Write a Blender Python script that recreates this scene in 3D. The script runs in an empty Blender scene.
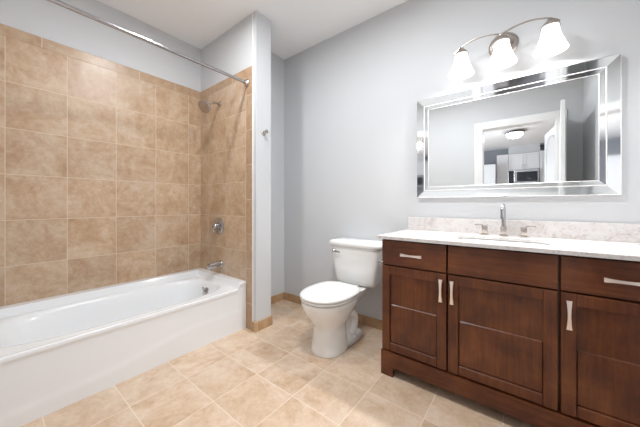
import bpy, bmesh, math, random
from math import sin, cos, pi, radians
from mathutils import Vector, Matrix

# ------------------------------------------------------------------ camera, world, light, exposure
S = bpy.context.scene
C = S.collection
CAM_H = 1.086
cam_data = bpy.data.cameras.new('camera')
cam_data.sensor_width = 36.0
cam_data.lens = 263.53 / 640 * 36
cam_data.shift_y = -(213.5 - 204.2) / 640
cam_data.clip_start = 0.02
cam = bpy.data.objects.new('camera', cam_data)
C.objects.link(cam)
cam.location = (0, 0, CAM_H)
cam.rotation_euler = (radians(90), 0, 0.6663)
S.camera = cam

W = bpy.data.worlds.new('world'); S.world = W; W.use_nodes = True
W.node_tree.nodes['Background'].inputs[0].default_value = (0.75, 0.83, 1.0, 1)
W.node_tree.nodes['Background'].inputs[1].default_value = 0.6

S.view_settings.view_transform = 'Standard'
S.view_settings.look = 'None'
S.view_settings.exposure = 0.10
S.view_settings.gamma = 1.0
S.view_settings.use_curve_mapping = False
S.cycles.max_bounces = 10
S.cycles.diffuse_bounces = 6
S.cycles.glossy_bounces = 6

def lamp(name, kind, loc, power, color=(1, 1, 1), size=0.1, rot=(0, 0, 0), shape=None, size_y=None, spread=None):
    d = bpy.data.lights.new(name, kind)
    d.energy = power; d.color = color
    if kind == 'AREA':
        d.size = size
        if shape: d.shape = shape
        if size_y: d.size_y = size_y
        if spread: d.spread = spread
    else:
        d.shadow_soft_size = size
    o = bpy.data.objects.new(name, d); C.objects.link(o)
    o.location = loc; o.rotation_euler = rot
    return o
# tub lamp inferred from shadows; room lamp and kitchen side lamp added as unseen fill
TUB_LIGHT = (-1.68, 0.80)
ROOM_FILL = (-0.75, 0.95)
lamp('tub_ceiling_lamp', 'AREA', (TUB_LIGHT[0], TUB_LIGHT[1], 2.70), 12, (0.98, 0.99, 1.0), 0.10, shape='DISK')
lamp('room_fill_lamp', 'AREA', (ROOM_FILL[0], ROOM_FILL[1], 2.69), 25, (0.92, 0.965, 1.0), 0.34, shape='DISK')
lamp('kitchen_fill_light', 'AREA', (-2.585, -2.3, 1.5), 115, (0.86, 0.92, 1.0), 1.5, rot=(0, radians(-90), 0), shape='SQUARE')
VANITY_POWER = 25.0

# ------------------------------------------------------------------ materials
def newmat(name):
    m = bpy.data.materials.new(name); m.use_nodes = True
    nt = m.node_tree
    return m, nt, nt.nodes['Principled BSDF']

def simple(name, col, rough=0.5, metal=0.0, emit=0.0, coat=0.0, spec=0.5, emit_col=None):
    m, nt, b = newmat(name)
    b.inputs['Base Color'].default_value = (*col, 1)
    b.inputs['Roughness'].default_value = rough
    b.inputs['Metallic'].default_value = metal
    b.inputs['Specular IOR Level'].default_value = spec
    if coat:
        b.inputs['Coat Weight'].default_value = coat; b.inputs['Coat Roughness'].default_value = 0.06
    if emit:
        b.inputs['Emission Color'].default_value = (*(emit_col or col), 1)
        b.inputs['Emission Strength'].default_value = emit
    return m

class NB:
    def __init__(s, nt): s.nt = nt
    def n(s, t, **kw):
        x = s.nt.nodes.new(t)
        for k, v in kw.items(): setattr(x, k, v)
        return x
    def l(s, a, b): s.nt.links.new(a, b)
    def math(s, op, a, b=None, c=None):
        x = s.n('ShaderNodeMath', operation=op)
        for i, v in enumerate((a, b, c)):
            if v is None: continue
            if isinstance(v, (int, float)): x.inputs[i].default_value = v
            else: s.l(v, x.inputs[i])
        return x.outputs[0]
    def mix(s, f, a, b, blend='MIX'):
        x = s.n('ShaderNodeMix', data_type='RGBA', blend_type=blend)
        if isinstance(f, (int, float)): x.inputs[0].default_value = f
        else: s.l(f, x.inputs[0])
        for i, v in ((6, a), (7, b)):
            if isinstance(v, tuple): x.inputs[i].default_value = (*v, 1)
            else: s.l(v, x.inputs[i])
        return x.outputs[2]
    def ramp(s, f, stops):
        x = s.n('ShaderNodeValToRGB')
        e = x.color_ramp.elements
        while len(e) < len(stops): e.new(0.5)
        for i, (p, c) in enumerate(stops):
            e[i].position = p; e[i].color = (*c, 1)
        s.l(f, x.inputs[0]); return x.outputs[0]
    def noise(s, vec, scale, detail=4, rough=0.55, dist=0.0):
        x = s.n('ShaderNodeTexNoise')
        x.inputs['Scale'].default_value = scale; x.inputs['Detail'].default_value = detail
        x.inputs['Roughness'].default_value = rough; x.inputs['Distortion'].default_value = dist
        s.l(vec, x.inputs['Vector']); return x.outputs[0]
    def bump(s, h, strength, dist, b):
        x = s.n('ShaderNodeBump'); x.inputs['Strength'].default_value = strength; x.inputs['Distance'].default_value = dist
        s.l(h, x.inputs['Height']); s.l(x.outputs[0], b.inputs['Normal'])

def paint(name, col, rough=0.6):
    m, nt, b = newmat(name); k = NB(nt)
    b.inputs['Base Color'].default_value = (*col, 1); b.inputs['Roughness'].default_value = rough
    b.inputs['Specular IOR Level'].default_value = 0.25
    g = k.n('ShaderNodeNewGeometry')
    k.bump(k.noise(g.outputs['Position'], 220, 3), 0.12, 0.001, b)
    return m

def tile_mat(name, ax, off, pitch, stops, grout, gw=0.0022, rough=0.32, mot=3.2, seed=0.0, stretch=(1, 1, 1)):
    """ax: the two world axes; off/pitch: joint offset and spacing on each (pitch None = no joints)"""
    m, nt, b = newmat(name); k = NB(nt)
    g = k.n('ShaderNodeNewGeometry')
    sp = k.n('ShaderNodeSeparateXYZ'); k.l(g.outputs['Position'], sp.inputs[0])
    masks = []; cells = []
    for a, o, p in zip(ax, off, pitch):
        if p is None: continue
        u = k.math('DIVIDE', k.math('SUBTRACT', sp.outputs[a], o), p)
        fr = k.math('FRACT', u)
        d = k.math('MULTIPLY', k.math('MINIMUM', fr, k.math('SUBTRACT', 1.0, fr)), p)
        masks.append(k.math('LESS_THAN', d, gw)); cells.append(k.math('FLOOR', u))
    cmb = k.n('ShaderNodeCombineXYZ')
    for i, c in enumerate(cells): k.l(c, cmb.inputs[i])
    cmb.inputs[2].default_value = seed
    wn = k.n('ShaderNodeTexWhiteNoise'); k.l(cmb.outputs[0], wn.inputs[0])
    add = k.n('ShaderNodeVectorMath', operation='MULTIPLY_ADD')
    k.l(wn.outputs['Color'], add.inputs[0]); add.inputs[1].default_value = (7, 7, 7)
    sc = k.n('ShaderNodeVectorMath', operation='MULTIPLY'); k.l(g.outputs['Position'], sc.inputs[0]); sc.inputs[1].default_value = stretch
    k.l(sc.outputs[0], add.inputs[2])
    n1 = k.noise(add.outputs[0], mot, 9, 0.68, 0.7)
    n2 = k.noise(add.outputs[0], mot * 5, 8, 0.75, 0.5)
    f = k.math('ADD', k.math('MULTIPLY', n1, 0.6), k.math('MULTIPLY', n2, 0.4))
    col = k.ramp(f, stops)
    hs = k.n('ShaderNodeHueSaturation'); k.l(col, hs.inputs['Color'])
    k.l(k.math('ADD', 0.92, k.math('MULTIPLY', wn.outputs['Value'], 0.10)), hs.inputs['Value'])
    mask = masks[0] if len(masks) == 1 else k.math('MAXIMUM', masks[0], masks[1])
    k.l(k.mix(mask, hs.outputs[0], grout), b.inputs['Base Color'])
    k.l(k.math('ADD', k.math('MULTIPLY', mask, 0.4), rough), b.inputs['Roughness'])
    h = k.math('ADD', k.math('MULTIPLY', mask, -1.0), k.math('MULTIPLY', n2, 0.25))
    k.bump(h, 0.35, 0.0015, b)
    return m

WARM = [(0.32, (0.36, 0.21, 0.115)), (0.43, (0.46, 0.305, 0.19)), (0.51, (0.525, 0.375, 0.25)), (0.62, (0.61, 0.48, 0.365))]
FLOORC = [(0.32, (0.46, 0.295, 0.175)), (0.43, (0.57, 0.405, 0.275)), (0.51, (0.645, 0.485, 0.355)), (0.62, (0.71, 0.585, 0.465))]
BORDC = [(0.30, (0.30, 0.17, 0.09)), (0.44, (0.42, 0.27, 0.16)), (0.54, (0.48, 0.335, 0.22)), (0.68, (0.55, 0.42, 0.30))]
BASEC = [(0.30, (0.30, 0.155, 0.07)), (0.45, (0.43, 0.26, 0.135)), (0.56, (0.50, 0.33, 0.19)), (0.7, (0.56, 0.41, 0.27))]
GR = (0.69, 0.58, 0.46)
M = {}
M['wall'] = paint('grey wall paint', (0.60, 0.61, 0.625))
M['ceil'] = paint('white ceiling paint', (0.87, 0.87, 0.87), 0.8)
M['trimw'] = simple('white trim paint', (0.83, 0.83, 0.83), 0.35)
M['floor'] = tile_mat('floor tile', (0, 1), (-1.675, 0.48), (0.316, 0.298), FLOORC, (0.76, 0.66, 0.55), 0.0018, 0.42, 4.5)
M['tileL'] = tile_mat('left wall tile', (1, 2), (0.083, 0.978), (0.302, 0.3095), WARM, GR, 0.0016, 0.33, 5.0, 1)
M['tileE'] = tile_mat('end wall tile', (0, 2), (-2.564, 0.978), (0.308, 0.3095), WARM, GR, 0.0016, 0.33, 5.0, 2)
M['bordL'] = tile_mat('left border tile', (1,), (0.253,), (0.302,), BORDC, GR, 0.0018, 0.33, 4.5, 3)
M['bordE'] = tile_mat('end border tile', (0,), (-2.45,), (0.302,), BORDC, GR, 0.0018, 0.33, 4.5, 4)
M['bull'] = tile_mat('bullnose column tile', (2,), (0.827,), (0.302,), BORDC, GR, 0.0018, 0.33, 4.5, 5)
M['baseX'] = tile_mat('baseboard tile along x', (0,), (-1.815,), (0.316,), BASEC, GR, 0.0015, 0.38, 4.5, 6)
M['baseY'] = tile_mat('baseboard tile along y', (1,), (1.75,), (0.316,), BASEC, GR, 0.0015, 0.38, 4.5, 7)
M['porc'] = simple('white porcelain', (0.80, 0.80, 0.79), 0.12, coat=0.4)
M['acryl'] = simple('white tub enamel', (0.82, 0.84, 0.86), 0.16, coat=0.3)
M['seat'] = simple('white seat plastic', (0.82, 0.82, 0.81), 0.22)
M['chrome'] = simple('polished chrome', (0.48, 0.48, 0.50), 0.10, 1.0)
M['rodm'] = simple('brushed steel rod', (0.42, 0.42, 0.44), 0.16, 1.0)
M['nickel'] = simple('brushed nickel', (0.50, 0.45, 0.415), 0.26, 1.0)
M['pull'] = simple('satin nickel pull', (0.86, 0.78, 0.72), 0.32, 0.85)
M['dark'] = simple('dark void', (0.012, 0.010, 0.009), 0.7)
M['shadeg'] = simple('frosted glass shade', (0.95, 0.94, 0.92), 0.35, emit=1.2, emit_col=(1.0, 0.985, 0.965))
M['lampg'] = simple('lit lamp diffuser', (0.95, 0.95, 0.95), 0.4, emit=3.0, emit_col=(1, 0.98, 0.95))
M['mirror'] = simple('mirror silver', (0.90, 0.915, 0.91), 0.012, 1.0)
M['bevel'] = simple('bevelled mirror strip', (0.93, 0.94, 0.94), 0.05, 1.0)
M['bead'] = simple('silver edge bead', (0.92, 0.92, 0.92), 0.25, 0.6)
M['caulk'] = simple('white caulk', (0.75, 0.75, 0.74), 0.5)
M['kbowl'] = simple('lit kitchen bowl glass', (0.95, 0.95, 0.95), 0.4, emit=22.0, emit_col=(0.97, 0.98, 1.0))
M['black'] = simple('black glass', (0.02, 0.022, 0.03), 0.08)
M['steel'] = simple('stainless steel', (0.6, 0.6, 0.62), 0.25, 1.0)
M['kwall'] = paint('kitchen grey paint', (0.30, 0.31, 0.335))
M['kcab'] = simple('white kitchen cabinet', (0.72, 0.72, 0.73), 0.35)
M['knob'] = simple('dark bronze', (0.10, 0.085, 0.075), 0.3, 0.9)

def wood(name, axis):
    m, nt, b = newmat(name); k = NB(nt)
    g = k.n('ShaderNodeNewGeometry')
    sc = k.n('ShaderNodeVectorMath', operation='MULTIPLY'); k.l(g.outputs['Position'], sc.inputs[0])
    sc.inputs[1].default_value = {'z': (40, 40, 2.5), 'x': (2.5, 40, 40)}[axis]
    n1 = k.noise(sc.outputs[0], 1.6, 6, 0.6, 0.5)
    n2 = k.noise(g.outputs['Position'], 5.5, 4, 0.6, 0.3)
    f = k.math('ADD', k.math('MULTIPLY', n1, 0.4), k.math('MULTIPLY', n2, 0.6))
    k.l(k.ramp(f, [(0.28, (0.032, 0.009, 0.0035)), (0.44, (0.078, 0.0205, 0.0065)), (0.56, (0.125, 0.036, 0.011)), (0.69, (0.18, 0.058, 0.019))]), b.inputs['Base Color'])
    b.inputs['Roughness'].default_value = 0.4
    b.inputs['Specular IOR Level'].default_value = 0.3
    b.inputs['Coat Weight'].default_value = 0.30; b.inputs['Coat Roughness'].default_value = 0.14
    k.bump(n1, 0.08, 0.001, b)
    return m
M['woodz'] = wood('dark cherry wood upright grain', 'z')
M['woodx'] = wood('dark cherry wood level grain', 'x')

def quartz():
    m, nt, b = newmat('speckled pale quartz'); k = NB(nt)
    g = k.n('ShaderNodeNewGeometry')
    n1 = k.noise(g.outputs['Position'], 9, 8, 0.72, 1.6)
    n2 = k.noise(g.outputs['Position'], 60, 4, 0.7, 0.6)
    base = k.ramp(n1, [(0.34, (0.44, 0.395, 0.38)), (0.43, (0.58, 0.54, 0.525)), (0.50, (0.615, 0.59, 0.58)), (0.72, (0.65, 0.64, 0.635))])
    v = k.math('ABSOLUTE', k.math('SUBTRACT', k.noise(g.outputs['Position'], 6.5, 9, 0.75, 2.2), 0.5))
    vm = k.math('LESS_THAN', v, 0.012)
    vm = k.math('MULTIPLY', vm, k.math('GREATER_THAN', n2, 0.50))
    c1 = k.mix(k.math('MULTIPLY', vm, 0.6), base, (0.30, 0.25, 0.24))
    sp = k.math('GREATER_THAN', n2, 0.66)
    k.l(k.mix(k.math('MULTIPLY', sp, 0.45), c1, (0.42, 0.36, 0.34)), b.inputs['Base Color'])
    b.inputs['Roughness'].default_value = 0.14
    return m
M['quartz'] = quartz()

# ------------------------------------------------------------------ mesh helpers
def obj(name, bm, mat, parent=None, smooth=None, loc=None):
    bmesh.ops.recalc_face_normals(bm, faces=bm.faces)
    me = bpy.data.meshes.new(name); bm.to_mesh(me); bm.free()
    mats = mat if isinstance(mat, (list, tuple)) else [mat]
    for x in mats: me.materials.append(x)
    if smooth is not None:
        me.shade_smooth()
        me.set_sharp_from_angle(angle=radians(smooth))
    o = bpy.data.objects.new(name, me); C.objects.link(o)
    if parent is not None:
        o.parent = parent
        o.matrix_parent_inverse = Matrix.Translation(-Vector(parent.location)) if parent.type == 'EMPTY' else Matrix.Identity(4)
    return o

def thing(name, label, cat, loc, group=None):
    o = bpy.data.objects.new(name, None); C.objects.link(o)
    o.location = loc; o.empty_display_size = 0.05
    o['label'] = label; o['category'] = cat
    if group: o['group'] = group
    return o

def tag(o, label, cat, group=None):
    o['label'] = label; o['category'] = cat
    if group: o['group'] = group
    return o

def struct(name, bm, mat, parent=None, smooth=None):
    o = obj(name, bm, mat, parent, smooth)
    if parent is None: o['kind'] = 'structure'
    return o

def box(bm, x0, x1, y0, y1, z0, z1, bev=0.0, seg=2, mi=0):
    b = bmesh.new()
    bmesh.ops.create_cube(b, size=1)
    for v in b.verts:
        v.co = Vector(((x0 + x1) / 2 + v.co.x * (x1 - x0), (y0 + y1) / 2 + v.co.y * (y1 - y0), (z0 + z1) / 2 + v.co.z * (z1 - z0)))
    if bev: bmesh.ops.bevel(b, geom=b.edges[:], offset=bev, segments=seg, profile=0.5, affect='EDGES')
    for f in b.faces: f.material_index = mi
    me = bpy.data.meshes.new('tmp'); b.to_mesh(me); b.free(); bm.from_mesh(me); bpy.data.meshes.remove(me)
    return bm

def B(*a, **k): return box(bmesh.new(), *a, **k)

def rings(bm, rs, close=True, cap0=True, cap1=True, mat=None):
    """rs: list of rings of points (same count) -> quads"""
    vs = [[bm.verts.new(p) for p in r] for r in rs]
    n = len(rs[0])
    for a, b in zip(vs, vs[1:]):
        for i in range(n if close else n - 1):
            bm.faces.new((a[i], a[(i + 1) % n], b[(i + 1) % n], b[i]))
    if cap0: bm.faces.new(vs[0][::-1])
    if cap1: bm.faces.new(vs[-1])
    return bm

def lathe(bm, prof, center=(0, 0, 0), axis=(0, 0, 1), seg=40, cap0=True, cap1=True):
    """prof: list of (radius, height along axis)"""
    q = Vector((0, 0, 1)).rotation_difference(Vector(axis).normalized())
    c = Vector(center)
    rs = []
    for r, h in prof:
        r = max(r, 1e-5)
        rs.append([c + q @ Vector((r * cos(2 * pi * i / seg), r * sin(2 * pi * i / seg), h)) for i in range(seg)])
    return rings(bm, rs, True, cap0, cap1)

def smooth_path(pts, n=8):
    P = [Vector(p) for p in pts]; out = []
    for i in range(len(P) - 1):
        p0 = P[max(i - 1, 0)]; p1 = P[i]; p2 = P[i + 1]; p3 = P[min(i + 2, len(P) - 1)]
        for j in range(n):
            t = j / n
            out.append(0.5 * ((2 * p1) + (p2 - p0) * t + (2 * p0 - 5 * p1 + 4 * p2 - p3) * t * t + (3 * p1 - p0 - 3 * p2 + p3) * t ** 3))
    out.append(P[-1]); return out

def tube(bm, pts, r, seg=14, flat=None):
    """r: radius or list; flat=(ax, ratio): ignore"""
    P = [Vector(p) for p in pts]
    rr = r if isinstance(r, (list, tuple)) else [r] * len(P)
    T = []
    for i in range(len(P)):
        a = P[max(i - 1, 0)]; b = P[min(i + 1, len(P) - 1)]
        T.append((b - a).normalized())
    up = Vector((0, 0, 1)) if abs(T[0].z) < 0.9 else Vector((0, 1, 0))
    n = T[0].cross(up).normalized(); rs = []
    for i in range(len(P)):
        n = (n - T[i] * n.dot(T[i])).normalized(); b = T[i].cross(n)
        rs.append([P[i] + (n * cos(2 * pi * j / seg) + b * sin(2 * pi * j / seg)) * rr[i] for j in range(seg)])
    return rings(bm, rs)

def egg(hw, yf, yb, ym, z, cx, n=48, p=2.0, pb=None):
    """plan outline: front tip yf (small y), back yb, widest at ym"""
    out = []
    for i in range(n):
        a = 2 * pi * i / n
        c, s = cos(a), sin(a)
        e = (pb or p) if s > 0 else p
        x = hw * abs(c) ** (2 / e) * (1 if c >= 0 else -1)
        y = ym + ((yb - ym) if s > 0 else (ym - yf)) * abs(s) ** (2 / e) * (1 if s >= 0 else -1)
        out.append(Vector((cx + x, y, z)))
    return out

def rrect(x0, x1, y0, y1, r, z, n=8):
    out = []
    for cx, cy, a0 in ((x1 - r, y1 - r, 0), (x0 + r, y1 - r, 90), (x0 + r, y0 + r, 180), (x1 - r, y0 + r, 270)):
        for i in range(n + 1):
            a = radians(a0 + 90 * i / n); out.append(Vector((cx + r * cos(a), cy + r * sin(a), z)))
    return out

# ------------------------------------------------------------------ room dimensions
YV = 2.121      # vanity wall
XL = -2.742     # tub wall (painted face); tile face
XR = 0.512      # right wall
YF = -0.10      # wall with the door
ZC = 2.74
XS = -1.815     # end of the partition
YS = 1.42       # tile face of the partition
YS2 = 1.593
XA = -2.189     # wall of the toilet nook
T = 0.12

struct('floor', B(XL - T, XR + T, YF - T, YV + T, -0.1, 0), M['floor'])
struct('ceiling', B(XL - T, XR + T, YF - T, YV + T, ZC, ZC + 0.1), M['ceil'])
struct('wall_vanity', B(XL - T, XR + T, YV, YV + T, 0, ZC), M['wall'])
struct('wall_left', B(XL - T, XL, YF - T, YV, 0, ZC), M['wall'])
struct('wall_right', B(XR, XR + T, YF - T, YV, 0, ZC), M['wall'])
bm = bmesh.new()
box(bm, XL, XS, YS + 0.008, YS2, 0, ZC)
box(bm, XL, XA, YS2, YV, 0, ZC)
struct('wall_partition', bm, M['wall'])
# front wall with door opening
DX0, DX1, DZ = -0.50, 0.285, 2.135
bm = bmesh.new()
box(bm, XL, DX0, YF - T, YF, 0, ZC)
box(bm, DX1, XR, YF - T, YF, 0, ZC)
box(bm, DX0, DX1, YF - T, YF, DZ, ZC)
struct('wall_front', bm, M['wall'])
# casing + jamb
bm = bmesh.new()
for (a, b) in ((DX0 - 0.09, DX0 + 0.008), (DX1 - 0.008, DX1 + 0.09)):
    box(bm, a, b, YF, YF + 0.016, 0, DZ + 0.09, 0.004)
box(bm, DX0 - 0.09, DX1 + 0.09, YF, YF + 0.017, DZ - 0.008, DZ + 0.09, 0.004)
for (a, b) in ((DX0 - 0.09, DX0 + 0.008), (DX1 - 0.008, DX1 + 0.09)):
    box(bm, a, b, YF - T - 0.016, YF - T, 0, DZ + 0.09, 0.004)
box(bm, DX0 - 0.09, DX1 + 0.09, YF - T - 0.017, YF - T, DZ - 0.008, DZ + 0.09, 0.004)
box(bm, DX0 - 0.002, DX0 + 0.014, YF - T, YF, 0, DZ)
box(bm, DX1 - 0.014, DX1 + 0.002, YF - T, YF, 0, DZ)
box(bm, DX0, DX1, YF - T, YF, DZ - 0.014, DZ + 0.002)
# inner bead of the casing
box(bm, DX0 - 0.028, DX0 - 0.018, YF + 0.014, YF + 0.022, 0, DZ + 0.03, 0.002)
box(bm, DX1 + 0.018, DX1 + 0.028, YF + 0.014, YF + 0.022, 0, DZ + 0.03, 0.002)
box(bm, DX0 - 0.028, DX1 + 0.028, YF + 0.014, YF + 0.022, DZ + 0.02, DZ + 0.03, 0.002)
struct('trim_1', bm, M['trimw'])

# tile surround
TH = 0.010
bm = bmesh.new()
box(bm, XL - 0.001, XL + TH, YF, YS, 0.30, 2.205)
struct('trim_2', bm, M['tileL'])
struct('trim_3', B(XL - 0.001, XL + TH, YF, YS, 2.2055, 2.281, 0.002), M['bordL'])
bm = bmesh.new()
box(bm, XL + TH, -1.945, YS, YS + 0.009, 0.0, 2.205)
struct('trim_4', bm, M['tileE'])
struct('trim_5', B(XL + TH, -1.862, YS, YS + 0.009, 2.2055, 2.281, 0.002), M['bordE'])
struct('trim_6', B(-1.9445, -1.862, YS, YS + 0.009, 0.0, 2.205, 0.002), M['bull'])

# baseboards
bh = 0.082
struct('baseboard_vanity', B(XA, -0.735, YV - 0.010, YV, 0, bh, 0.002), M['baseX'])
struct('baseboard_nook', B(XA, XA + 0.010, YS2 + 0.010, YV - 0.010, 0, bh, 0.002), M['baseY'])
bm = bmesh.new()
box(bm, -1.861, XS + 0.010, YS - 0.010, YS + 0.008, 0, bh, 0.002)
struct('baseboard_partition_front', bm, M['baseX'])
bm = bmesh.new()
box(bm, XS, XS + 0.010, YS + 0.008, YS2 + 0.010, 0, bh, 0.002)
struct('baseboard_partition', bm, M['baseY'])
struct('baseboard_partition_back', B(XA + 0.010, XS, YS2, YS2 + 0.010, 0, bh, 0.002), M['baseX'])
# white corner strip of the partition edge
struct('trim_7', B(-1.8615, -1.852, YS + 0.002, YS + 0.0085, bh, ZC, 0.001), M['trimw'])
struct('baseboard_front', B(-1.93, DX0 - 0.091, YF, YF + 0.010, 0, bh, 0.002), M['baseX'])

# open door leaf, swung into the bathroom, with raised arched panel outline
dr = thing('door_1', 'white interior door with an arched panel standing open, seen in the mirror', 'door', (0.262, YF + 0.03, 0))
dr['kind'] = 'structure'
del dr['label']; del dr['category']
obj('door_leaf', B(0.262, 0.295, YF + 0.03, 0.66, 0.012, 2.125, 0.003), M['trimw'], dr)
def arch_path(x, y0, y1, z0, z1, n=16):
    pts = [Vector((x, y0, z0)), Vector((x, y0, z1))]
    cy = (y0 + y1) / 2; r = (y1 - y0) / 2
    for i in range(1, n): 
        a = pi - pi * i / n
        pts.append(Vector((x, cy + r * cos(a), z1 + r * 0.85 * sin(a))))
    pts += [Vector((x, y1, z1)), Vector((x, y1, z0)), Vector((x, y0, z0))]
    return pts
bm = bmesh.new()
for x in (0.262, 0.295):
    tube(bm, arch_path(x, 0.06, 0.53, 1.05, 1.75), 0.007, 8)
    tube(bm, [(x, 0.06, 0.25), (x, 0.06, 0.88), (x, 0.53, 0.88), (x, 0.53, 0.25), (x, 0.06, 0.25)], 0.007, 8)
obj('door_panel', bm, M['trimw'], dr, 40)
bm = bmesh.new()
lathe(bm, [(0.027, 0), (0.027, 0.006), (0.010, 0.008), (0.010, 0.03), (0.024, 0.036), (0.027, 0.048), (0.018, 0.058), (0.0, 0.06)], (0.262, 0.60, 0.93), (-1, 0, 0), 24)
lathe(bm, [(0.027, 0), (0.027, 0.006), (0.010, 0.008), (0.010, 0.03), (0.024, 0.036), (0.027, 0.048), (0.018, 0.058), (0.0, 0.06)], (0.295, 0.60, 0.93), (1, 0, 0), 24)
obj('door_handle', bm, M['nickel'], dr, 40)
dr.location = (0.310, YF + 0.03, 0)
dr.rotation_euler = (0, 0, radians(3.7))

# ------------------------------------------------------------------ kitchen beyond the doorway (seen in the mirror)
d2 = thing('door_2', 'hall door', 'door', (0.31, -0.23, 0))
d2['kind'] = 'structure'
del d2['label']; del d2['category']
obj('door_leaf', B(0.31, 0.345, -0.99, -0.23, 0.012, 2.12, 0.003), M['trimw'], d2)
bm = bmesh.new()
tube(bm, arch_path(0.31, -0.87, -0.35, 1.0, 1.80), 0.010, 8)
tube(bm, [(0.31, -0.87, 0.22), (0.31, -0.87, 0.85), (0.31, -0.35, 0.85), (0.31, -0.35, 0.22), (0.31, -0.87, 0.22)], 0.010, 8)
obj('door_panel', bm, M['trimw'], d2, 40)
d2.rotation_euler = (0, 0, -radians(8))
KX0, KX1, KY0, KY1 = -2.6, 2.2, -4.86, YF - T
ZK = 2.64
struct('floor_kitchen', B(KX0, KX1, KY0, KY1, -0.1, 0), M['floor'])
struct('ceiling_kitchen', B(KX0, KX1, KY0 - T, KY1, ZK, ZK + 0.1), M['ceil'])
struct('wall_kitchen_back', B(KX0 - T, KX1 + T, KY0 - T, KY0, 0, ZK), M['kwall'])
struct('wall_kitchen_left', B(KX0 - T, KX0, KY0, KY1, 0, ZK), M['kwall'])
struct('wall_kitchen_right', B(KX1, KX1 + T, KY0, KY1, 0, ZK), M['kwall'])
struct('trim_8', B(-0.40, 0.26, KY0, KY0 + 0.30, 2.44, ZK), M['wall'])

def kcab(x0, x1, z0, z1, dep, label, doors, handle_z, group=None):
    KY0 = globals()['KY0'] + 0.002
    t = thing('kitchen_cabinet', label, 'cabinet', ((x0 + x1) / 2, KY0 + dep / 2, z0), group)
    obj('body', B(x0 + 0.001, x1 - 0.001, KY0, KY0 + dep, z0, z1, 0.002), M['kcab'], t)
    w = (x1 - x0) / doors
    for i in range(doors):
        a, b = x0 + i * w + 0.003, x0 + (i + 1) * w - 0.003
        y = KY0 + dep
        bm = bmesh.new()
        fw = 0.055
        box(bm, a, a + fw, y, y + 0.02, z0 + 0.004, z1 - 0.004, 0.002)
        box(bm, b - fw, b, y, y + 0.02, z0 + 0.004, z1 - 0.004, 0.002)
        box(bm, a + fw, b - fw, y, y + 0.02, z0 + 0.004, z0 + 0.004 + fw, 0.002)
        box(bm, a + fw, b - fw, y, y + 0.02, z1 - 0.004 - fw, z1 - 0.004, 0.002)
        box(bm, a + fw, b - fw, y, y + 0.011, z0 + fw, z1 - fw)
        d = obj('door', bm, M['kcab'], t)
        hx = (b - 0.03) if (i == 0 and doors == 2) else a + 0.03
        bm = bmesh.new()
        tube(bm, [(hx, y + 0.019, handle_z), (hx, y + 0.045, handle_z), (hx, y + 0.045, handle_z + 0.10), (hx, y + 0.019, handle_z + 0.10)], 0.005, 8)
        h = obj('handle', bm, M['steel'], None, 40); h.parent = d
    return t
kcab(-1.45, -0.665, 0.0, 2.16, 0.62, 'lowest white kitchen cabinet, far left in the mirror, reaching the floor', 2, 1.45)
kcab(-0.66, -0.402, 1.40, 2.43, 0.33, 'narrow white upper cabinet just left of the microwave in the mirror', 1, 1.5)
kcab(-0.40, 0.245, 2.005, 2.43, 0.33, 'white two-door cabinet above the microwave in the mirror', 2, 2.03)
kcab(0.247, 0.60, 1.40, 2.45, 0.33, 'white upper cabinet just right of the microwave in the mirror', 1, 1.5)
mw = thing('microwave', 'stainless microwave with black glass mounted under white kitchen cabinets', 'microwave', (-0.305, KY0 + 0.2, 1.61))
obj('body', B(-0.625, 0.015, KY0, KY0 + 0.38, 1.61, 2.0, 0.005), M['steel'], mw)
mwd = obj('door', B(-0.50, 0.01, KY0 + 0.38, KY0 + 0.41, 1.62, 1.985, 0.005), M['steel'], mw)
obj('window', B(-0.44, -0.02, KY0 + 0.41, KY0 + 0.413, 1.68, 1.93), M['black'], None).parent = mwd
obj('control_panel', B(-0.618, -0.505, KY0 + 0.38, KY0 + 0.405, 1.64, 1.97, 0.003), M['black'], mw)
bm = bmesh.new(); tube(bm, [(-0.475, KY0 + 0.405, 1.66), (-0.475, KY0 + 0.445, 1.67), (-0.475, KY0 + 0.445, 1.94), (-0.475, KY0 + 0.405, 1.95)], 0.009, 10)
obj('handle', bm, M['steel'], None, 40).parent = mwd
for q in (mw,): q.location.x += 0.227; q.location.y += 0.002
kl = thing('kitchen_ceiling_light', 'flush bowl ceiling light with a dark rim, seen in the mirror', 'ceiling light', (-0.21, -2.75, ZK))
bm = bmesh.new(); lathe(bm, [(0.06, 0), (0.06, -0.02), (0.150, -0.03), (0.170, -0.035), (0.172, -0.058), (0.155, -0.06)], (-0.21, -2.75, ZK), seg=40)
obj('rim', bm, M['knob'], kl, 40)
bm = bmesh.new(); lathe(bm, [(0.153, -0.06), (0.143, -0.085), (0.118, -0.115), (0.08, -0.138), (0.035, -0.150), (0.0, -0.152)], (-0.21, -2.75, ZK), seg=40)
obj('glass_bowl', bm, M['kbowl'], kl, 60)
bm = bmesh.new()
for (a, b, c, d) in ((-3.05, -2.98, 0.78, 2.25), (-1.62, -1.55, 0.78, 2.25), (-2.98, -1.62, 0.72, 0.79), (-2.98, -1.62, 2.21, 2.28), (-2.33, -2.27, 0.79, 2.21)):
    box(bm, KX0, KX0 + 0.03, a, b, c, d, 0.003)
struct('added_window', bm, M['trimw'])  # frame added around the kitchen fill lamp, out of view

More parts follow.
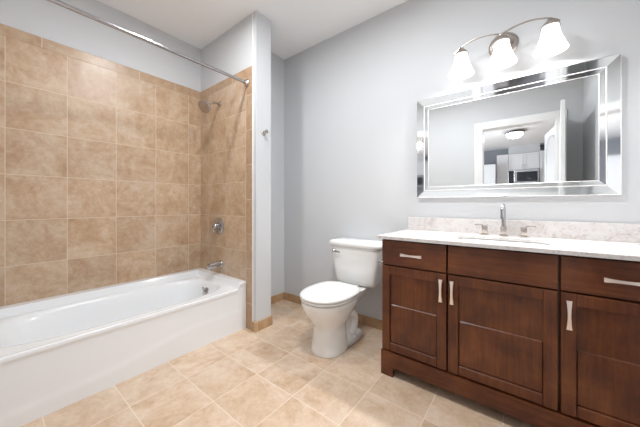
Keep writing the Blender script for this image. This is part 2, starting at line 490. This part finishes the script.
# bathroom ceiling lights; the room one is a fixture added for fill
def ceil_light(x, y, r, label, name):
    t = thing(name, label, 'ceiling light', (x, y, ZC))
    bm = bmesh.new(); lathe(bm, [(r + 0.02, 0), (r + 0.02, -0.012), (r + 0.006, -0.02), (r, -0.008), (0.0, -0.008)], (x, y, ZC), seg=40)
    obj('trim_ring', bm, M['trimw'], t, 40)
    bm = bmesh.new(); lathe(bm, [(r - 0.002, -0.009), (r - 0.004, -0.016), (0.0, -0.018)], (x, y, ZC), seg=40)
    obj('diffuser', bm, M['lampg'], t, 40)
ceil_light(*TUB_LIGHT, 0.075, 'small round recessed ceiling light over the bathtub', 'recessed_light')
ceil_light(*ROOM_FILL, 0.175, 'wide round fill light added on the bathroom ceiling', 'added_fill_light')

# ------------------------------------------------------------------ bathtub
def sstep(a, b, x):
    t = max(0.0, min(1.0, (x - a) / (b - a))); return t * t * (3 - 2 * t)
X0, X1, Y0, Y1 = XL + TH + 0.001, -1.947, YF + 0.002, YS - 0.001
def tub_z(x, y):
    led = max(1 - sstep(X0 + 0.070, X0 + 0.088, x), sstep(Y1 - 0.085, Y1 - 0.06, y), 1 - sstep(Y0 + 0.06, Y0 + 0.085, y))
    z = 0.358 + 0.052 * led
    cx, cy = (X0 + X1) / 2 + 0.010, (Y0 + Y1) / 2
    a, b = 0.300, 0.672
    s = ((abs(x - cx) / a) ** 3.4 + (abs(y - cy) / b) ** 3.4) ** (1 / 3.4)
    # rounded lip, then the slope down to the bottom
    z -= 0.006 * (1 - sstep(0.97, 1.06, s)) 
    # arm-rest shelf at the ends
    drop = sstep(0, 1, (1.0 - s) / 0.27)
    bottom = 0.075 + 0.012 * abs(y - Y1 + 0.3)
    z = z * (1 - drop) + bottom * drop
    # lip at the outer front edge
    z += 0.004 * sstep(X1 - 0.02, X1 - 0.004, x) * (1 - led)
    return z
tub = thing('bathtub', 'long white alcove bathtub with a plain apron along the tiled wall', 'bathtub', ((X0 + X1) / 2, (Y0 + Y1) / 2, 0))
bm = bmesh.new()
NX, NY = 80, 150
grid = [[bm.verts.new((X0 + (X1 - X0) * i / NX, Y0 + (Y1 - Y0) * j / NY, tub_z(X0 + (X1 - X0) * i / NX, Y0 + (Y1 - Y0) * j / NY))) for i in range(NX + 1)] for j in range(NY + 1)]
for j in range(NY):
    for i in range(NX):
        bm.faces.new((grid[j][i], grid[j][i + 1], grid[j + 1][i + 1], grid[j + 1][i]))
# apron: rows going down the front, with a shallow arched recess
def apron_x(y, z):
    x = X1
    u = (y - Y0) / (Y1 - Y0)
    lowz = 0.085 + 0.085 * sstep(0.30, 0.72, u) * (1 - sstep(0.985, 1.0, u)) - 0.02 * (1 - sstep(0, 0.3, u))
    inside = sstep(lowz - 0.012, lowz + 0.03, z) * (1 - sstep(0.315, 0.332, z)) * sstep(Y0 + 0.05, Y0 + 0.09, y) * (1 - sstep(Y1 - 0.07, Y1 - 0.045, y))
    return x - 0.003 * inside
rows = [None]; prev = grid_front = [grid[j][NX] for j in range(NY + 1)]
NZ = 44
for kz in range(1, NZ + 1):
    row = []
    for j in range(NY + 1):
        y = Y0 + (Y1 - Y0) * j / NY
        zt = tub_z(X1, y)
        if kz <= 5:
            a = radians(90 * kz / 5); z = zt - 0.012 * (1 - cos(a)); x = X1 + 0.006 * sin(a)
        elif kz <= 9:
            z = zt - 0.012 - 0.022 * (kz - 5) / 4; x = X1 + 0.006 - 0.004 * sstep(0.5, 1, (kz - 5) / 4)
        else:
            z = (zt - 0.034) * (1 - (kz - 9) / (NZ - 9)); x = apron_x(y, z) + 0.002
        row.append(bm.verts.new((x, y, z)))
    for j in range(NY):
        bm.faces.new((prev[j], row[j], row[j + 1], prev[j + 1]))
    prev = row
# close the sides and back to the floor
def skirt(edge):
    low = [bm.verts.new((v.co.x, v.co.y, 0.0)) for v in edge]
    for i in range(len(edge) - 1): bm.faces.new((edge[i], edge[i + 1], low[i + 1], low[i]))
skirt([grid[NY][i] for i in range(NX + 1)]); skirt([grid[0][i] for i in range(NX + 1)]); skirt([grid[j][0] for j in range(NY + 1)])
obj('tub_shell', bm, M['acryl'], tub, 50)
# overflow plate on the sloping end
ox = -2.345; oy = Y1 - 0.09
while tub_z(ox, oy) > 0.275: oy -= 0.0005
sl = (tub_z(ox, oy + 0.012) - tub_z(ox, oy - 0.012)) / 0.024
ax = Vector((0, -sl, 1)).normalized(); oc = Vector((ox, oy, tub_z(ox, oy))) + ax * 0.002
bm = bmesh.new()
lathe(bm, [(0.037, -0.006), (0.037, 0.006), (0.030, 0.011), (0.0, 0.012)], oc, ax, 28)
ov = obj('overflow_plate', bm, M['chrome'], tub, 40)
bm = bmesh.new(); tube(bm, [oc + ax * 0.010, oc + ax * 0.028 + Vector((0.004, 0, 0.012)), oc + ax * 0.034 + Vector((0.006, 0, 0.034))], [0.007, 0.007, 0.009], 10)
obj('trip_lever', bm, M['chrome'], None, 40).parent = ov
bm = bmesh.new(); lathe(bm, [(0.030, 0), (0.030, 0.004), (0.022, 0.006), (0.0, 0.005)], (ox, 1.10, 0.079), seg=28)
obj('drain', bm, M['chrome'], tub, 40)

# ------------------------------------------------------------------ tub plumbing
t = thing('tub_spout', 'chrome tub spout on the tiled end wall above the tub', 'faucet', (-2.342, YS, 0.50))
bm = bmesh.new()
rs = []
for i in range(13):
    u = i / 12; y = YS - 0.125 * u
    r = 0.030 - 0.006 * u; zc = 0.510 - 0.010 * u * u
    rs.append([Vector((-2.342 + r * cos(a) * 0.95, y, zc + r * sin(a) * (1 if sin(a) > 0 else (0.85 + 0.35 * u)))) for a in [2 * pi * k / 20 for k in range(20)]])
rings(bm, rs)
lathe(bm, [(0.034, 0), (0.034, 0.01), (0.030, 0.014)], (-2.342, YS, 0.508), (0, -1, 0), 28)
obj('spout_body', bm, M['chrome'], t, 50)
bm = bmesh.new(); lathe(bm, [(0.004, 0), (0.004, 0.016), (0.009, 0.018), (0.009, 0.026), (0.0, 0.027)], (-2.342, YS - 0.10, 0.522), seg=14)
obj('diverter_knob', bm, M['chrome'], t, 40)
bm = bmesh.new(); lathe(bm, [(0.013, 0), (0.013, 0.012), (0.011, 0.013)], (-2.342, YS - 0.108, 0.466), seg=16)
obj('outlet', bm, M['chrome'], t, 40)

t = thing('shower_valve', 'round chrome shower valve with a lever handle on the tiled end wall', 'valve', (-2.375, YS, 0.875))
bm = bmesh.new(); lathe(bm, [(0.083, 0), (0.083, 0.005), (0.074, 0.013), (0.060, 0.016), (0.040, 0.017), (0.036, 0.020)], (-2.375, YS, 0.875), (0, -1, 0), 44)
obj('escutcheon', bm, M['chrome'], t, 40)
bm = bmesh.new(); lathe(bm, [(0.030, 0.016), (0.030, 0.045), (0.026, 0.060), (0.018, 0.066), (0.0, 0.067)], (-2.375, YS, 0.875), (0, -1, 0), 30)
vh = obj('valve_handle', bm, M['chrome'], t, 40)
bm = bmesh.new(); tube(bm, smooth_path([(-2.375, YS - 0.050, 0.870), (-2.368, YS - 0.060, 0.835), (-2.362, YS - 0.068, 0.805)], 6), [0.010] * 7 + [0.009, 0.009, 0.008, 0.008, 0.008, 0.006], 12)
obj('lever', bm, M['chrome'], None, 40).parent = vh

t = thing('showerhead', 'round nickel shower head on a short bent arm high on the tiled end wall', 'shower head', (-2.36, YS, 2.07))
bm = bmesh.new(); lathe(bm, [(0.030, 0), (0.030, 0.004), (0.022, 0.012), (0.014, 0.015)], (-2.36, YS, 2.065), (0, -1, 0), 28)
obj('flange', bm, M['nickel'], t, 40)
bm = bmesh.new(); tube(bm, smooth_path([(-2.36, YS, 2.065), (-2.36, YS - 0.05, 2.062), (-2.36, YS - 0.095, 2.045), (-2.36, YS - 0.125, 2.022)], 6), 0.0115, 14)
obj('arm', bm, M['nickel'], t, 50)
bm = bmesh.new(); hd = Vector((0.25, -0.72, -0.62)).normalized()
lathe(bm, [(0.013, -0.005), (0.019, 0.010), (0.021, 0.022), (0.030, 0.034), (0.052, 0.046), (0.060, 0.055), (0.060, 0.070), (0.053, 0.074)], (-2.36, YS - 0.12, 2.027), hd, 36)
hb = obj('head', bm, M['nickel'], t, 40)
bm = bmesh.new(); lathe(bm, [(0.052, 0.0742), (0.020, 0.076), (0.0, 0.074)], (-2.36, YS - 0.12, 2.027), hd, 36)
obj('spray_face', bm, M['nickel'], None, 40).parent = hb

t = thing('shower_curtain_rod', 'bare straight metal shower curtain rod over the tub, below the ceiling', 'curtain rod', (-1.930, (YF + YS) / 2, 2.14))
bm = bmesh.new(); tube(bm, [(-1.930, YF, 2.14), (-1.930, YS, 2.148)], 0.0125, 20)
obj('rod', bm, M['rodm'], t, 40)
for (y, a) in ((YS, -1), (YF, 1)):
    bm = bmesh.new(); lathe(bm, [(0.036, 0), (0.036, 0.006), (0.026, 0.012), (0.019, 0.022), (0.017, 0.034), (0.0125, 0.035)], (-1.930, y, 2.147), (0, a, 0), 28)
    obj('flange', bm, M['nickel'], t, 40)

t = thing('robe_hook', 'small nickel robe hook on the white partition edge', 'hook', (XS, 1.508, 1.708))
bm = bmesh.new(); lathe(bm, [(0.021, 0), (0.021, 0.005), (0.017, 0.009), (0.009, 0.010)], (XS, 1.508, 1.708), (1, 0, 0), 24)
obj('base_plate', bm, M['nickel'], t, 40)
bm = bmesh.new(); lathe(bm, [(0.008, 0.009), (0.008, 0.032), (0.017, 0.038), (0.018, 0.046), (0.0, 0.049)], (XS, 1.508, 1.708), (1, 0, 0.15), 20)
obj('peg', bm, M['nickel'], t, 40)

# ------------------------------------------------------------------ toilet
TX = -1.178
t = thing('toilet', 'white two-piece toilet with closed lid beside the wooden vanity', 'toilet', (TX, 1.75, 0))
bm = bmesh.new()
rs = []
for z, hw, yf, yb, ym in ((0.0, 0.122, 1.468, 1.78, 1.61), (0.012, 0.125, 1.464, 1.79, 1.61), (0.03, 0.121, 1.470, 1.78, 1.61), (0.10, 0.114, 1.482, 1.76, 1.61),
                          (0.17, 0.111, 1.486, 1.76, 1.61), (0.20, 0.113, 1.482, 1.77, 1.61), (0.225, 0.130, 1.455, 1.79, 1.62), (0.265, 0.145, 1.438, 1.82, 1.63),
                          (0.30, 0.167, 1.405, 1.85, 1.63), (0.335, 0.180, 1.388, 1.87, 1.63), (0.365, 0.185, 1.380, 1.88, 1.63), (0.382, 0.185, 1.380, 1.88, 1.63),
                          (0.390, 0.172, 1.402, 1.87, 1.63)):
    rs.append(egg(hw, yf, yb, ym, z, TX, 56, 2.25))
rings(bm, rs)
# trapway behind the column, foot flange and the deck that carries the tank
rs = []
for z, hw, yf, yb in ((0.0, 0.118, 1.66, 1.965), (0.012, 0.124, 1.65, 1.975), (0.034, 0.122, 1.65, 1.972), (0.048, 0.106, 1.66, 1.955), (0.060, 0.080, 1.66, 1.94),
                      (0.12, 0.070, 1.66, 1.92), (0.20, 0.072, 1.66, 1.90), (0.26, 0.085, 1.66, 1.93), (0.32, 0.110, 1.66, 2.01), (0.36, 0.135, 1.70, 2.07), (0.392, 0.140, 1.70, 2.085), (0.398, 0.13, 1.71, 2.08)):
    rs.append(egg(hw, yf, yb, (yf + yb) / 2, z, TX, 56, 3.2))
rings(bm, rs)
# trap bulge on each side
for s in (-1, 1):
    path = smooth_path([(TX + s * 0.045, 1.72, 0.23), (TX + s * 0.056, 1.80, 0.225), (TX + s * 0.058, 1.86, 0.17), (TX + s * 0.058, 1.85, 0.10), (TX + s * 0.055, 1.80, 0.05)], 6)
    tube(bm, path, 0.042, 18)
obj('bowl', bm, M['porc'], t, 60)
for s in (-1, 1):
    bm = bmesh.new(); lathe(bm, [(0.016, 0), (0.016, 0.012), (0.012, 0.020), (0.0, 0.023)], (TX + s * 0.108, 1.80, 0.040), (s * 0.35, 0, 1), 20)
    obj('bolt_cap', bm, M['seat'], t, 50)
# seat ring and lid
bm = bmesh.new()
rs = [egg(0.182, 1.386, 1.855, 1.62, 0.390, TX, 56, 2.2, 2.8), egg(0.190, 1.376, 1.86, 1.62, 0.394, TX, 56, 2.2, 2.8), egg(0.192, 1.374, 1.86, 1.62, 0.402, TX, 56, 2.2, 2.8), egg(0.186, 1.380, 1.857, 1.62, 0.408, TX, 56, 2.2, 2.8)]
rings(bm, rs)
obj('seat', bm, M['seat'], t, 60)
bm = bmesh.new()
L = lambda hw, yf, yb, z: egg(hw, yf, yb, 1.625, z, TX, 56, 2.2, 3.0)
rs = [L(0.182, 1.385, 1.845, 0.411), L(0.193, 1.373, 1.85, 0.414), L(0.196, 1.369, 1.852, 0.420), L(0.194, 1.372, 1.851, 0.428), L(0.187, 1.380, 1.846, 0.434), L(0.150, 1.43, 1.83, 0.438), L(0.08, 1.51, 1.76, 0.441), L(0.01, 1.60, 1.65, 0.442)]
rings(bm, rs)
obj('lid', bm, M['seat'], t, 60)
for s in (-1, 1):
    bm = bmesh.new(); box(bm, TX + s * 0.075 - 0.022, TX + s * 0.075 + 0.022, 1.845, 1.885, 0.396, 0.425, 0.008, 3)
    obj('hinge', bm, M['seat'], t, 50)
# tank
TX = -1.150
bm = bmesh.new()
def tk(hw, yf, yb, z): return egg(hw, yf, yb, (yf + yb) / 2, z, TX, 64, 6.5)
rs = [tk(0.155, 1.955, 2.07, 0.399), tk(0.176, 1.935, 2.09, 0.404), tk(0.188, 1.922, 2.098, 0.42), tk(0.196, 1.914, 2.10, 0.45), tk(0.212, 1.905, 2.102, 0.55), tk(0.226, 1.898, 2.103, 0.64), tk(0.235, 1.893, 2.103, 0.722)]
rings(bm, rs)
obj('tank', bm, M['porc'], t, 50)
bm = bmesh.new()
rs = [tk(0.236, 1.892, 2.104, 0.7225), tk(0.244, 1.884, 2.107, 0.727), tk(0.250, 1.878, 2.109, 0.738), tk(0.251, 1.877, 2.109, 0.750), tk(0.247, 1.881, 2.107, 0.762), tk(0.236, 1.892, 2.100, 0.771), tk(0.19, 1.93, 2.07, 0.776), tk(0.05, 1.97, 2.02, 0.777)]
rings(bm, rs)
obj('tank_lid', bm, M['porc'], t, 50)
bm = bmesh.new(); lathe(bm, [(0.015, 0), (0.015, 0.008), (0.010, 0.012), (0.006, 0.020), (0.0, 0.021)], (TX - 0.185, 1.8975, 0.682), (0, -1, 0), 20)
fl = obj('flush_lever', bm, M['chrome'], t, 40)
bm = bmesh.new(); tube(bm, [(TX - 0.190, 1.879, 0.682), (TX - 0.16, 1.876, 0.680), (TX - 0.115, 1.876, 0.674)], [0.006, 0.006, 0.008], 12)
obj('lever_arm', bm, M['chrome'], None, 40).parent = fl

# paper holder on the side of the vanity
t = thing('toilet_paper_holder', 'empty chrome toilet paper holder on the vanity side, next to the tank', 'paper holder', (-0.741, 1.68, 0.695))
bm = bmesh.new(); lathe(bm, [(0.022, 0), (0.022, 0.006), (0.010, 0.010), (0.010, 0.045), (0.0, 0.047)], (-0.7405, 1.66, 0.695), (-1, 0, 0), 20)
obj('post', bm, M['chrome'], t, 40)
bm = bmesh.new(); tube(bm, [(-0.785, 1.640, 0.695), (-0.785, 1.80, 0.695)], [0.010, 0.008], 14)
obj('roll_bar', bm, M['chrome'], t, 40)

# ------------------------------------------------------------------ vanity
VX0, VX1, VY = -0.740, 0.505, 1.583
v = thing('vanity_cabinet', 'dark cherry wood bathroom vanity cabinet with nickel pulls under the pale counter', 'cabinet', (-0.12, 1.85, 0))
FY = VY + 0.021   # face frame plane; doors sit proud of it
bm = bmesh.new()
box(bm, VX0, VX0 + 0.018, FY, YV - 0.012, 0.0, 0.864)
box(bm, VX1 - 0.018, VX1, FY, YV - 0.012, 0.0, 0.864)
box(bm, VX0 + 0.018, VX1 - 0.018, FY + 0.02, FY + 0.038, 0.150, 0.864)
box(bm, VX0 + 0.018, VX1 - 0.018, FY + 0.018, YV - 0.012, 0.150, 0.166)
box(bm, VX0 + 0.018, VX1 - 0.018, YV - 0.020, YV - 0.012, 0.166, 0.864)
box(bm, VX0 + 0.018, VX1 - 0.018, FY + 0.07, FY + 0.085, 0.0, 0.150)
obj('body', bm, M['woodz'], v)
# dark reveals between doors are the frame behind in shade
def panel_door(x0, x1, z0, z1, hx):
    bm = bmesh.new(); fw = 0.050; ft = 0.052
    y0, y1 = VY, FY - 0.001
    box(bm, x0, x0 + fw, y0, y1, z0, z1, 0.0022)
    box(bm, x1 - fw, x1, y0, y1, z0, z1, 0.0022)
    box(bm, x0 + fw, x1 - fw, y0, y1, z0, z0 + ft, 0.004, 1)
    box(bm, x0 + fw, x1 - fw, y0, y1, z1 - ft, z1, 0.0022)
    zm = 0.452
    box(bm, x0 + fw, x1 - fw, y0 + 0.014, y1, zm, z1 - ft)          # upper field, set back
    box(bm, x0 + fw, x1 - fw, y0 + 0.008, y1, z0 + ft, zm, 0.005, 1)  # lower field stands a little proud
    d = obj('door', bm, M['woodz'], v)
    pull(hx, 0, 0.606, True).parent = d
    return d
def pull(x, _, z, vert, ln=0.125):
    bm = bmesh.new(); h = ln / 2
    n = 16; rs = []
    for i in range(n + 1):
        u = -1 + 2 * i / n
        w = 0.0055 + 0.0040 * u * u            # slim waist, wider ends
        yy = VY - 0.024 - 0.005 * (1 - u * u)
        tk_ = 0.0035
        if vert: rs.append([Vector((x - w, yy - tk_, z + u * h)), Vector((x + w, yy - tk_, z + u * h)), Vector((x + w, yy + tk_, z + u * h)), Vector((x - w, yy + tk_, z + u * h))])
        else: rs.append([Vector((x + u * h, yy - tk_, z - w)), Vector((x + u * h, yy - tk_, z + w)), Vector((x + u * h, yy + tk_, z + w)), Vector((x + u * h, yy + tk_, z - w))])
    rings(bm, rs)
    for s in (-1, 1):
        px, pz = (x, z + s * (h - 0.012)) if vert else (x + s * (h - 0.012), z)
        lathe(bm, [(0.005, 0), (0.004, 0.024)], (px, VY, pz), (0, -1, 0), 10)
    return obj('handle', bm, M['pull'], None, 50)
g = 0.005
DZ0, DZ1 = 0.160, 0.696
panel_door(-0.735, -0.354, DZ0, DZ1, -0.378)
panel_door(-0.344, 0.108, DZ0, DZ1, -0.321)
panel_door(0.118, 0.500, DZ0, DZ1, 0.143)
def drawer(x0, x1, z0, z1, hx):
    d = obj('drawer', B(x0, x1, VY, FY - 0.001, z0, z1, 0.002), M['woodx'], v)
    if hx is not None: pull(hx, 0, (z0 + z1) / 2 - 0.002, False).parent = d
drawer(-0.735, -0.354, 0.704, 0.856, -0.544)
drawer(-0.344, 0.108, 0.704, 0.856, None)
drawer(0.118, 0.500, 0.704, 0.856, 0.309)
# arched plinth with feet
bm = bmesh.new()
prof = [(VX0, 0.0), (VX0 + 0.078, 0.0), (VX0 + 0.078, 0.045), (VX0 + 0.092, 0.060), (VX1 - 0.092, 0.060), (VX1 - 0.078, 0.045), (VX1 - 0.078, 0.0), (VX1, 0.0), (VX1, 0.152), (VX0, 0.152)]
fr = [bm.verts.new((x, VY - 0.006, z)) for x, z in prof]; bk = [bm.verts.new((x, FY - 0.001, z)) for x, z in prof]
bm.faces.new(fr); bm.faces.new(bk[::-1])
for i in range(len(prof)): bm.faces.new((fr[i], fr[(i + 1) % len(prof)], bk[(i + 1) % len(prof)], bk[i]))
obj('plinth', bm, M['woodx'], v)

# countertop with an oval-cornered sink cut-out
CX0, CX1, CY0 = -0.764, XR - 0.002, 1.562
SX0, SX1, SY0, SY1 = -0.345, 0.095, 1.70, 1.955
bm = bmesh.new()
def loopdup(z, grow=0.0): return rrect(SX0 - grow, SX1 + grow, SY0 - grow, SY1 + grow, 0.055, z)
def outer(z, ins=0.0):
    inner = loopdup(z); out = []
    x0, x1, y0, y1 = CX0 + ins, CX1 - ins, CY0 + ins, YV - 0.001
    cx, cy = (SX0 + SX1) / 2, (SY0 + SY1) / 2
    n = len(inner) // 4
    for q in range(4):
        for i in range(n):
            p = inner[q * n + i]
            # move along the corner: first half goes to one side, second to the other
            u = i / (n - 1)
            if q == 0: pt = (x1, y1 - (1 - u) * 0.0) if i else (x1, y1)
            out.append(None)
    return out
top_in = loopdup(0.885); top_in2 = loopdup(0.883, -0.002); bot_in = loopdup(0.865, -0.002)
vi = [bm.verts.new(p) for p in top_in]; vi2 = [bm.verts.new(p) for p in top_in2]; vb = [bm.verts.new(p) for p in bot_in]
n = len(vi)
for a, b in ((vi, vi2), (vi2, vb)):
    for i in range(n): bm.faces.new((a[i], a[(i + 1) % n], b[(i + 1) % n], b[i]))
def corners(z, e): return [bm.verts.new(p) for p in ((CX1 - e, YV - 0.001, z), (CX0 + e, YV - 0.001, z), (CX0 + e, CY0 + e, z), (CX1 - e, CY0 + e, z))]
ot = corners(0.885, 0.002); o2 = corners(0.883, 0.0); ob = corners(0.865, 0.0)
for a, b in ((ot, o2), (o2, ob)):
    for i in range(4): bm.faces.new((a[i], a[(i + 1) % 4], b[(i + 1) % 4], b[i]))
m9 = n // 4
for lp, oc in ((vi, ot), (vb, ob)):
    for q in range(4):
        mid = q * m9 + m9 // 2
        seg = [lp[(mid + k) % n] for k in range(m9 + 1)]
        bm.faces.new(seg[::-1] + [oc[q], oc[(q + 1) % 4]])
obj_ct = obj('countertop', bm, M['quartz'])
tag(obj_ct, 'pale speckled quartz countertop with sink cut-out on the dark vanity', 'countertop')
bs = obj('backsplash', B(-0.752, XR - 0.002, YV - 0.021, YV - 0.001, 0.8855, 0.983, 0.0015), M['quartz'])
tag(bs, 'low pale quartz backsplash strip behind the sink faucet', 'backsplash')

sk = thing('sink', 'white undermount rectangular sink set in the pale counter', 'sink', ((SX0 + SX1) / 2, (SY0 + SY1) / 2, 0.74))
bm = bmesh.new(); rs = []
for z, e, r in ((0.855, 0.012, 0.06), (0.855, -0.004, 0.055), (0.82, -0.010, 0.055), (0.77, -0.022, 0.06), (0.745, -0.05, 0.05), (0.738, -0.09, 0.03)):
    rs.append(rrect(SX0 - e, SX1 + e, SY0 - e, SY1 + e, r, z))
rings(bm, rs, cap0=False)
so = obj('basin', bm, M['porc'], sk, 60)
sm = so.modifiers.new('thickness', 'SOLIDIFY'); sm.thickness = 0.008; sm.offset = 1
bm = bmesh.new(); lathe(bm, [(0.024, 0), (0.024, 0.003), (0.0, 0.002)], ((SX0 + SX1) / 2, (SY0 + SY1) / 2, 0.7385), seg=24)
obj('drain', bm, M['chrome'], sk, 40)

# widespread faucet
FX, FYY, Z0 = -0.118, 2.035, 0.8855
fa = thing('sink_faucet', 'tall nickel gooseneck faucet with two lever handles on the counter', 'faucet', (FX, FYY, Z0))
bm = bmesh.new()
box(bm, FX - 0.023, FX + 0.023, FYY - 0.023, FYY + 0.023, Z0, Z0 + 0.007, 0.002)
box(bm, FX - 0.016, FX + 0.016, FYY - 0.016, FYY + 0.016, Z0 + 0.007, Z0 + 0.060, 0.003)
obj('spout_base', bm, M['nickel'], fa, 40)
bm = bmesh.new()
pts = [(FX, FYY, Z0 + 0.06), (FX, FYY, Z0 + 0.135)]
for i in range(1, 11):
    a = pi * i / 10; pts.append((FX, FYY - 0.045 * (1 - cos(a)), Z0 + 0.148 + 0.043 * sin(a)))
pts.append((FX, FYY - 0.09, Z0 + 0.112))
tube(bm, pts, 0.0115, 18)
obj('spout', bm, M['chrome'], fa, 50)
for s in (-1, 1):
    hx = FX + s * 0.102
    bm = bmesh.new()
    box(bm, hx - 0.023, hx + 0.023, FYY - 0.023, FYY + 0.023, Z0, Z0 + 0.007, 0.002)
    box(bm, hx - 0.016, hx + 0.016, FYY - 0.016, FYY + 0.016, Z0 + 0.007, Z0 + 0.060, 0.003)
    h = obj('handle', bm, M['nickel'], fa, 40)
    bm = bmesh.new(); box(bm, min(hx + s * 0.010, hx + s * 0.058), max(hx + s * 0.010, hx + s * 0.058), FYY - 0.008, FYY + 0.008, Z0 + 0.0605, Z0 + 0.0685, 0.002)
    obj('lever', bm, M['nickel'], None, 40).parent = h

# ------------------------------------------------------------------ mirror
mx0, mx1, mz0, mz1 = -0.679, 0.394, 1.136, 1.890
mr = thing('wall_mirror', 'wide rectangular mirror with a wide silver mirrored border on the wall above the vanity', 'mirror', ((mx0 + mx1) / 2, YV, mz0))
def frame_ring(bm, e0, y0, e1, y1):
    """quad ring between the rectangle inset e0 at depth y0 and inset e1 at depth y1"""
    a = [(mx0 + e0, y0, mz0 + e0), (mx1 - e0, y0, mz0 + e0), (mx1 - e0, y0, mz1 - e0), (mx0 + e0, y0, mz1 - e0)]
    b = [(mx0 + e1, y1, mz0 + e1), (mx1 - e1, y1, mz0 + e1), (mx1 - e1, y1, mz1 - e1), (mx0 + e1, y1, mz1 - e1)]
    for i in range(4):
        j = (i + 1) % 4
        bm.faces.new([bm.verts.new(p) for p in (a[i], a[j], b[j], b[i])])
bm = bmesh.new()
box(bm, mx0 + 0.004, mx1 - 0.004, YV - 0.010, YV - 0.001, mz0 + 0.004, mz1 - 0.004)
obj('backing', bm, M['dark'], mr)
bm = bmesh.new()
frame_ring(bm, 0.0, YV - 0.002, 0.0, YV - 0.029)
frame_ring(bm, 0.0, YV - 0.029, 0.003, YV - 0.031)
frame_ring(bm, 0.003, YV - 0.031, 0.050, YV - 0.021)
bmesh.ops.remove_doubles(bm, verts=bm.verts, dist=1e-5)
obj('outer_frame', bm, M['bevel'], mr)
bm = bmesh.new()
frame_ring(bm, 0.050, YV - 0.021, 0.052, YV - 0.026)
frame_ring(bm, 0.052, YV - 0.026, 0.0545, YV - 0.026)
frame_ring(bm, 0.0545, YV - 0.026, 0.056, YV - 0.022)
bmesh.ops.remove_doubles(bm, verts=bm.verts, dist=1e-5)
obj('frame_bead', bm, M['bead'], mr)
bm = bmesh.new()
frame_ring(bm, 0.056, YV - 0.022, 0.080, YV - 0.0165)
obj('inner_bevel', bm, M['bevel'], mr)
bm = bmesh.new()
frame_ring(bm, 0.080, YV - 0.0165, 0.081, YV - 0.0175)
frame_ring(bm, 0.081, YV - 0.0175, 0.0825, YV - 0.016)
obj('glass_edge', bm, M['bead'], mr)
e = 0.082
bm = bmesh.new()
bm.faces.new([bm.verts.new(p) for p in ((mx0 + e, YV - 0.016, mz0 + e), (mx1 - e, YV - 0.016, mz0 + e), (mx1 - e, YV - 0.016, mz1 - e), (mx0 + e, YV - 0.016, mz1 - e))])
obj('mirror_glass', bm, M['mirror'], mr)

# ------------------------------------------------------------------ vanity light
LX, LZ, LY = -0.124, 2.133, 1.995
vl = thing('vanity_light', 'three-shade brushed nickel wall light with frosted bell shades above the mirror', 'wall light', (LX, YV, LZ))
bm = bmesh.new(); lathe(bm, [(0.082, 0), (0.082, 0.008), (0.074, 0.016), (0.066, 0.018), (0.060, 0.026), (0.040, 0.032), (0.0, 0.034)], (LX, YV, LZ), (0, -1, 0), 48)
obj('backplate', bm, M['nickel'], vl, 35)
bm = bmesh.new()
box(bm, LX - 0.012, LX + 0.012, LY - 0.012, YV - 0.03, LZ - 0.005, LZ + 0.017, 0.003)
obj('support_bracket', bm, M['nickel'], vl, 40)
for s in (-1, 1):
    pts = smooth_path([(LX, LY, LZ + 0.016), (LX + s * 0.06, LY, LZ + 0.034), (LX + s * 0.13, LY, LZ + 0.040), (LX + s * 0.20, LY, LZ + 0.026), (LX + s * 0.245, LY, LZ + 0.004), (LX + s * 0.270, LY, LZ - 0.016)], 7)
    bm = bmesh.new(); rs = []
    for i, p in enumerate(pts):
        u = i / (len(pts) - 1); w = 0.008 * (1 - 0.35 * u)
        rs.append([p + Vector(q) for q in ((0, -w, 0.0022), (0, w, 0.0022), (0, w, -0.0022), (0, -w, -0.0022))])
    rings(bm, rs)
    obj('arm', bm, M['nickel'], vl, 40)
for k, sx in enumerate((LX - 0.228, LX, LX + 0.228)):
    top = LZ + (0.006 if k != 1 else 0.006)
    bm = bmesh.new(); lathe(bm, [(0.006, 0.012), (0.010, 0.004), (0.024, -0.012), (0.040, -0.030), (0.044, -0.042), (0.040, -0.043)], (sx, LY, top), seg=28)
    obj('shade_holder', bm, M['nickel'], vl, 50)
    prof = [(0.030, -0.033), (0.038, -0.035), (0.040, -0.055), (0.043, -0.075), (0.050, -0.103), (0.060, -0.130), (0.069, -0.155), (0.076, -0.170), (0.078, -0.178)]
    prof += [(0.075, -0.177), (0.066, -0.155), (0.056, -0.128), (0.046, -0.101), (0.039, -0.074), (0.036, -0.055), (0.030, -0.039)]
    bm = bmesh.new(); lathe(bm, prof, (sx, LY, top), seg=40, cap0=False, cap1=False)
    sh = obj('lamp_shade', bm, M['shadeg'], vl, 60)
    bm = bmesh.new(); lathe(bm, [(0.012, -0.045), (0.013, -0.07), (0.026, -0.10), (0.029, -0.12), (0.022, -0.142), (0.0, -0.150)], (sx, LY, top), seg=20)
    bu = obj('bulb', bm, M['lampg'], None, 60); bu.parent = sh
    lb = lamp('vanity_bulb_light', 'SPOT', (sx, LY - 0.002, top - 0.158), VANITY_POWER, (1.0, 0.985, 0.96), 0.030)
    lb.data.spot_size = radians(160); lb.data.spot_blend = 1.0
